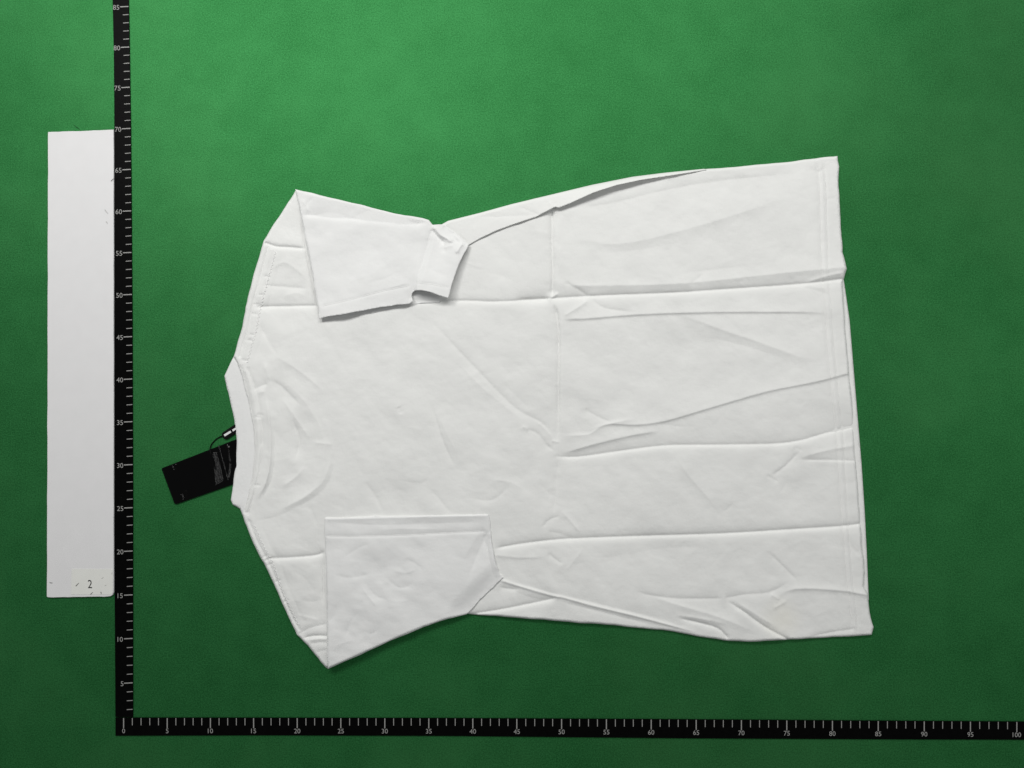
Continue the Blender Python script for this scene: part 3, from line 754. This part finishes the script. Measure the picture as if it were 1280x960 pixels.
# ---- stitching (tiny thread runs, one part per seam)
def stitches(name, pts, hf, gap, ln, wd, dz=0.00015, zig=0.0, label=None):
    p = catmull(pts, 12)
    seg = np.hypot(*np.diff(p, axis=0).T); s = np.concatenate([[0], np.cumsum(seg)])
    V, Fc = [], []
    ss = np.arange(gap, s[-1] - gap, gap)
    cu = np.interp(ss, s, p[:, 0]); cv = np.interp(ss, s, p[:, 1])
    eu = np.interp(ss + .5, s, p[:, 0]) - np.interp(ss - .5, s, p[:, 0]); ev = np.interp(ss + .5, s, p[:, 1]) - np.interp(ss - .5, s, p[:, 1])
    z = hf(cu, cv)
    rr = random.Random(len(pts))
    for k in range(len(ss)):
        d = np.array([eu[k], ev[k]]); d /= np.linalg.norm(d) + 1e-9
        if zig:
            a = zig if k % 2 else -zig
            a += rr.uniform(-.15, .15)
            d = np.array([d[0] * math.cos(a) - d[1] * math.sin(a), d[0] * math.sin(a) + d[1] * math.cos(a)])
        n = np.array([-d[1], d[0]])
        c = np.array([cu[k], cv[k]])
        zz = z[k] + dz
        base = len(V)
        for (q, w, h) in ((-.5, .5, -.0003), (-.5, -.5, -.0003), (-.3, 0, .0004), (.3, 0, .0004), (.5, .5, -.0003), (.5, -.5, -.0003)):
            g = c + d * ln * q + n * wd * w
            V.append(tuple(at(g[0], g[1], zz + h)))
        Fc += [[base, base + 4, base + 3, base + 2], [base + 1, base + 2, base + 3, base + 5], [base, base + 2, base + 1], [base + 4, base + 5, base + 3], [base, base + 1, base + 5, base + 4]]
    o = new_obj(name, mesh_np(name, V, Fc, False), M_THREAD, shirt)
    o['kind'] = 'stuff'
    return o
stitches('hem_stitching', HEM1[1:-1], bodyh, 2.6, 1.7, 1.0)
stitches('hem_stitching', HEM2[1:-1], bodyh, 2.6, 1.7, 1.0)
stitches('shoulder_stitching', SH_UP2, bodyh, 2.4, 3.6, .9, zig=.9)
stitches('shoulder_stitching', SH_LO2, bodyh, 2.4, 3.6, .9, zig=.9)
stitches('neck_stitching', NECK1[:-1], bodyh, 2.4, 1.6, 1.0)
stitches('neck_stitching', NECK2, bodyh, 2.4, 1.6, 1.0)
stitches('cuff_stitching', [(402, 383), (440, 374), (480, 363.5), (513, 357)], us_top_h, 2.6, 1.7, 1.0)
stitches('cuff_stitching', [(520, 353.5), (540, 355.5), (561, 360)], us_top_h, 2.6, 1.7, 1.0)
stitches('cuff_stitching', [(410, 670), (440, 670.5), (500, 669), (560, 666), (604, 664)], ls_h, 2.6, 1.7, 1.0)

# ------------------------------------------------------------------ rulers
TICK_V = {5: 853.5, 10: 798, 15: 743.5, 20: 688.7, 25: 634.5, 30: 580.7, 35: 527, 40: 473.7, 45: 420.7, 50: 368, 55: 315.5, 60: 263.5, 65: 211.7, 70: 160.5, 75: 109, 80: 58.7, 85: 8}
kv = np.array(sorted(TICK_V)); yv = np.array([TICK_V[k] for k in kv])
cv_ = np.polyfit(kv, yv, 3)
TICK_H = {0: 154.5, 5: 209, 10: 263, 15: 317, 20: 371.5, 25: 426, 40: 591, 45: 646, 50: 702, 55: 758, 60: 814, 75: 983.7, 100: 1271}
kh = np.array(sorted(TICK_H)); xh = np.array([TICK_H[k] for k in kh])
ch_ = np.polyfit(kh, xh, 3)
def v_right(y): return np.interp(y, [-60, 0, 60, 120, 160, 400, 600, 900], [159.5, 160.7, 161.9, 162.7, 163.4, 165.3, 166, 166])
def v_left(y): return np.interp(y, [-60, 0, 60, 130, 430, 700, 850, 900], [139.5, 140.7, 142.1, 142.8, 143, 143, 144, 144.2])
def h_top(x): return np.interp(x, [140, 330, 560, 860, 1100, 1340], [897.2, 897.3, 897.7, 899.3, 901, 902.5])
def h_bot(x): return np.interp(x, [140, 330, 560, 860, 1100, 1340], [919.8, 919.2, 920, 923, 924.2, 925])

FONT_CACHE = {}
def text_mesh(txt, name, center_px, height_px, z, mat, parent, sx=1.0, offset=0.0):
    """numeral lying flat, centred at a photo point, its cap height given in photo pixels"""
    cu = bpy.data.curves.new(name, 'FONT')
    cu.body = txt
    cu.align_x = 'CENTER'; cu.align_y = 'CENTER'
    cu.resolution_u = 3
    cu.offset = offset
    tmp = bpy.data.objects.new('tmp', cu)
    COL.objects.link(tmp)
    dg = bpy.context.evaluated_depsgraph_get()
    me = bpy.data.meshes.new_from_object(tmp.evaluated_get(dg))
    bpy.data.objects.remove(tmp); bpy.data.curves.remove(cu)
    n = len(me.vertices); co = np.zeros(n * 3); me.vertices.foreach_get('co', co); co = co.reshape(-1, 3)
    h = co[:, 1].max() - co[:, 1].min()
    mid = (co.max(0) + co.min(0)) / 2
    s = height_px / h
    P = at(center_px[0] + (co[:, 0] - mid[0]) * s * sx, center_px[1] - (co[:, 1] - mid[1]) * s, np.full(n, z))
    me.vertices.foreach_set('co', P.ravel()); me.update()
    me.materials.clear()
    return new_obj(name, me, mat, parent)

def marks(name, quads, z, mat, parent):
    V, Fc = [], []
    for q in quads:
        b = len(V)
        for (x, y) in q: V.append(tuple(at(x, y, z)))
        Fc.append([b, b + 1, b + 2, b + 3])
    return new_obj(name, mesh_np(name, V, Fc, False), mat, parent)

vr = empty('ruler'); tag(vr, 'black ruler strip standing upright in the photo, along the white board', 'ruler', 'black ruler strips')
ys = np.linspace(-55, 896.3, 40)
prism('ruler_blade', [(v_right(y), y) for y in ys] + [(v_left(y), y) for y in ys[::-1]], 0.0002, 0.0011, M_BLACK, vr)
qs = []
for k in range(2, 90):
    y = float(np.interp(k, kv, yv)) if 5 <= k <= 85 else float(np.polyval(cv_, k))
    r = float(v_right(y)) - 0.3
    L, w = (10.6, .62) if k % 5 == 0 else (7.2, .45)
    qs.append([(r - L, y - w + .5), (r - L, y + w + .5), (r, y + w), (r, y - w)])
marks('scale_marks', qs, 0.0013, M_PRINT, vr)
for k in range(5, 90, 5):
    y = TICK_V[k]
    r = float(v_right(y))
    w = 2.4 if k < 10 else 0
    text_mesh(str(k), 'numeral', (r - 15.8 + w, y + 1.2), 6.0, 0.0013, M_PRINT, vr, 1.0, 0.0)

hr = empty('ruler'); tag(hr, 'black ruler strip lying across the bottom below the shirt', 'ruler', 'black ruler strips')
xs = np.linspace(144.3, 1335, 50)
prism('ruler_blade', [(x, h_top(x)) for x in xs] + [(x, h_bot(x)) for x in xs[::-1]], 0.0002, 0.0012, M_BLACK, hr)
qs = []
for k in range(0, 105):
    x = float(np.interp(k, kh, xh)) if k <= 60 else float(np.polyval(ch_, k))
    t = float(h_top(x)) + 0.4
    L, w = (12.5, .62) if k % 5 == 0 else (9.0, .45)
    qs.append([(x - w, t), (x - w, t + L), (x + w, t + L), (x + w, t)])
marks('scale_marks', qs, 0.0014, M_PRINT, hr)
for k in range(0, 105, 5):
    x = float(np.interp(k, kh, xh)) if k <= 60 else float(np.polyval(ch_, k))
    text_mesh(str(k), 'numeral', (x, float(h_top(x)) + 16.4), 5.8, 0.0014, M_PRINT, hr, 1.0, 0.0)

# ------------------------------------------------------------------ white board with number sticker
bd = empty('white_board'); tag(bd, 'long narrow white board with a number 2 sticker, left of the upright ruler', 'board')
rb = random.Random(4)
edge = []
for x in np.linspace(59.8, 141.8, 14): edge.append((x, 165 - (x - 59.8) / 82 * 3 + rb.uniform(-.25, .25)))
for y in np.linspace(175, 735, 40): edge.append((141.9 + rb.uniform(-.18, .18), y))
edge += [(141.6, 741), (140.6, 743.6), (138, 745.4)]
for x in np.linspace(130, 60, 12): edge.append((x, 746 + (130 - x) / 70 * 1.0 + rb.uniform(-.25, .25)))
edge += [(58.2, 746)]
for y in np.linspace(738, 172, 40): edge.append((58.4 + (738 - y) / 566 * 1.4 + rb.uniform(-.22, .22), y))
prism('panel', edge, 0.0002, 0.0024, M_BOARD, bd, bevel=0.0004)
st = prism('sticker', [(89.5, 711), (141, 711.3), (141, 740), (139.5, 742.5), (136, 743.3), (89, 743)], 0.00235, 0.0026, M_STICKER, bd)
text_mesh('2', 'numeral', (112.4, 730), 10.2, 0.0028, M_INK, st, 0.82, -0.004)
for (a, b, w) in [((94.6, 732.6), (98.6, 728.6), .5), ((62, 728.2), (65.6, 728.6), .4), ((113, 743), (116, 740.3), .5), ((126, 739.8), (126.6, 742.8), .5), ((127, 723.5), (129, 721.5), .3),
                  ((139.4, 717.6), (140.2, 715.4), .3), ((131, 732), (133, 731), .25), ((131, 262), (134.5, 267), .5), ((132.5, 277), (134.5, 279.5), .7)]:
    d = np.array(b, float) - np.array(a, float); d /= np.linalg.norm(d); n = np.array([-d[1], d[0]]) * w
    a = np.array(a); b = np.array(b)
    light = a[1] < 300 or w < .35
    marks('scuff', [[tuple(a - n), tuple(b - n * .4), tuple(b + n * .4), tuple(a + n)]], 0.0029, M_BOARD if False else (M_SCUFF if not light else plain('pale_scuff', (.45, .45, .44), .8, .2)), bd)

# ------------------------------------------------------------------ hang tag
ht = empty('hang_tag'); tag(ht, 'black hang tag in glossy film sticking out from under the shirt collar', 'tag')
card = [(202, 586.5), (203, 585), (285, 553), (303, 546), (322, 592), (304, 601), (221, 630), (219, 630.2), (217.8, 629)]
prism('card', card, 0.0003, 0.0011, M_CARD, ht)
def q2(s, t):                      # s along the tag 0..1, t across 0..1
    a = np.array((202.5, 586)); b = np.array((303, 546)); c = np.array((322, 592)); d = np.array((219, 630))
    return (a * (1 - s) + b * s) * (1 - t) + (d * (1 - s) + c * s) * t
FILM = [([q2(.56, .02), q2(.58, .3), q2(.575, .62), q2(.60, .98)], 1.6, 4, 8, .3, .06), ([q2(.72, .0), q2(.74, .5), q2(.79, 1.0)], -.9, 2, 2, .05), ([q2(.80, .05), q2(.81, .35), q2(.82, .55)], 2.4, 4, 4, .2),
        ([q2(.82, .5), q2(.80, .8), q2(.80, 1.0)], 2.0, 4, 3.6, .2), ([q2(.155, .0), q2(.165, .2)], 1.5, 2.4, 2.4, .2), ([q2(.14, .75), q2(.17, .85), q2(.155, 1.0)], 1.5, 2.4, 2.4, .2),
        ([q2(.15, .1), q2(.17, .5), q2(.15, .9)], -.25, 2, 2, .2), ([q2(.66, .1), q2(.67, .5), q2(.70, .95)], -.7, 4, 4, .2)]
def filmh(u, v):
    return 0.0018 + add_creases(u, v, FILM) + 0.00008 * vnoise(u, v, 14, 12, 71)
film = sheet('film_sleeve', card, filmh, M_FILM, ht, step=0.8, fold_r=1.5, zb=0.0011)
def crinkle_mat():
    m, nt, b = mat_base('crinkled_film')
    b.inputs['Base Color'].default_value = (0.0003, 0.0003, 0.0003, 1)
    b.inputs['Roughness'].default_value = 0.2
    b.inputs['Specular IOR Level'].default_value = 0.6
    tc = N(nt, 'ShaderNodeTexCoord'); nz = N(nt, 'ShaderNodeTexNoise')
    nz.inputs['Scale'].default_value = 1500; nz.inputs['Detail'].default_value = 2
    nt.links.new(tc.outputs['Object'], nz.inputs['Vector'])
    bp = N(nt, 'ShaderNodeBump'); bp.inputs['Strength'].default_value = 1.0; bp.inputs['Distance'].default_value = 0.0012
    nt.links.new(nz.outputs['Fac'], bp.inputs['Height']); nt.links.new(bp.outputs['Normal'], b.inputs['Normal'])
    return m
M_CRINKLE = crinkle_mat()
for poly in ([(266, 566), (270.5, 564.5), (274, 576), (279, 597), (279.5, 601), (269.5, 606.5), (268, 590)],
             [(272.8, 556.6), (273.8, 556.2), (285.8, 599.5), (284.8, 600)],
             [(283, 555), (284.8, 554.6), (286, 563), (289, 576), (286.8, 577)], [(286.6, 579), (289.5, 580), (287.5, 597), (285, 597.6), (285.8, 588)],
             [(214, 581.2), (215.6, 580.8), (218.8, 587), (217.4, 587.6)], [(225.5, 618), (229, 617), (230, 623.6), (228.6, 625.4), (228.4, 619.6)]):
    P = np.array(poly, float); zz = filmh(P[:, 0], P[:, 1]) + 0.0003
    c = P.mean(0); zc = filmh(c[:1], c[1:])[0] + 0.0006
    V = [tuple(q) for q in at(P[:, 0], P[:, 1], zz)] + [tuple(at(c[0], c[1], zc))]
    n = len(P)
    new_obj('film_crease', mesh_np('film_crease', V, [[(i + 1) % n, i, n] for i in range(n)], False), M_CRINKLE, film)
cp = catmull([(264, 568, .0026), (262.5, 562, .0016), (264, 556, .0009), (269, 550, .0008), (274, 546.5, .0010), (279, 544.5, .0016)], 6)
tube('cord', [tuple(at(x, y, z)) for x, y, z in cp], 0.0006, M_CORD, ht)
# seal: a small flattened pill with two printed bars
def pill(name, a, b, r, z0, z1, mat, parent):
    a = np.array(a, float); b = np.array(b, float); d = (b - a) / np.linalg.norm(b - a); n = np.array([-d[1], d[0]])
    V, Fc = [], []
    rings = [(0.80, z0), (1.0, z0 + (z1 - z0) * .3), (1.0, z0 + (z1 - z0) * .65), (0.72, z1)]
    m = 24
    for (k, z) in rings:
        for i in range(m):
            w = 2 * math.pi * i / m
            c = b if math.cos(w) > 0 else a
            p = c + d * r * k * math.cos(w) * .75 + n * r * k * math.sin(w)
            V.append(tuple(at(p[0], p[1], z)))
    for j in range(3):
        for i in range(m): Fc.append([j * m + i, (j + 1) * m + i, (j + 1) * m + (i + 1) % m, j * m + (i + 1) % m])
    Fc.append([3 * m + i for i in range(m)][::-1]); Fc.append(list(range(m)))
    o = new_obj(name, mesh_np(name, V, Fc, False), mat, parent)
    return o
seal = pill('seal', (281.5, 544.5), (303, 530), 5.0, 0.0003, 0.0026, M_PLASTIC, ht)
marks('printed_bar', [[(279.7, 543.2), (280.9, 545.6), (289.2, 540.6), (288.0, 538.2)]], 0.0028, M_WPRINT, seal)
marks('printed_bar', [[(290.0, 537.2), (291.2, 539.4), (300.5, 533.6), (299.3, 531.4)]], 0.0028, M_WPRINT, seal)

# ------------------------------------------------------------------ lint
def lint(pts, label):
    p = catmull(pts, 5)
    o = tube('lint_fibre', [tuple(at(x, y, z)) for x, y, z in p], 0.00022, M_CORD, None, 5)
    tag(o, label, 'lint', 'loose dark fibres')
lint([(92, 156, .0006), (94.5, 158.3, .0010), (97, 159.6, .0012), (99, 161.6, .0008)], 'short dark fibre on the felt above the top edge of the white board')
lint([(138.5, 226.5, .0030), (141, 224, .0032), (144.5, 223, .0026), (147, 222.4, .0016)], 'short dark fibre between the white board and the upright ruler')
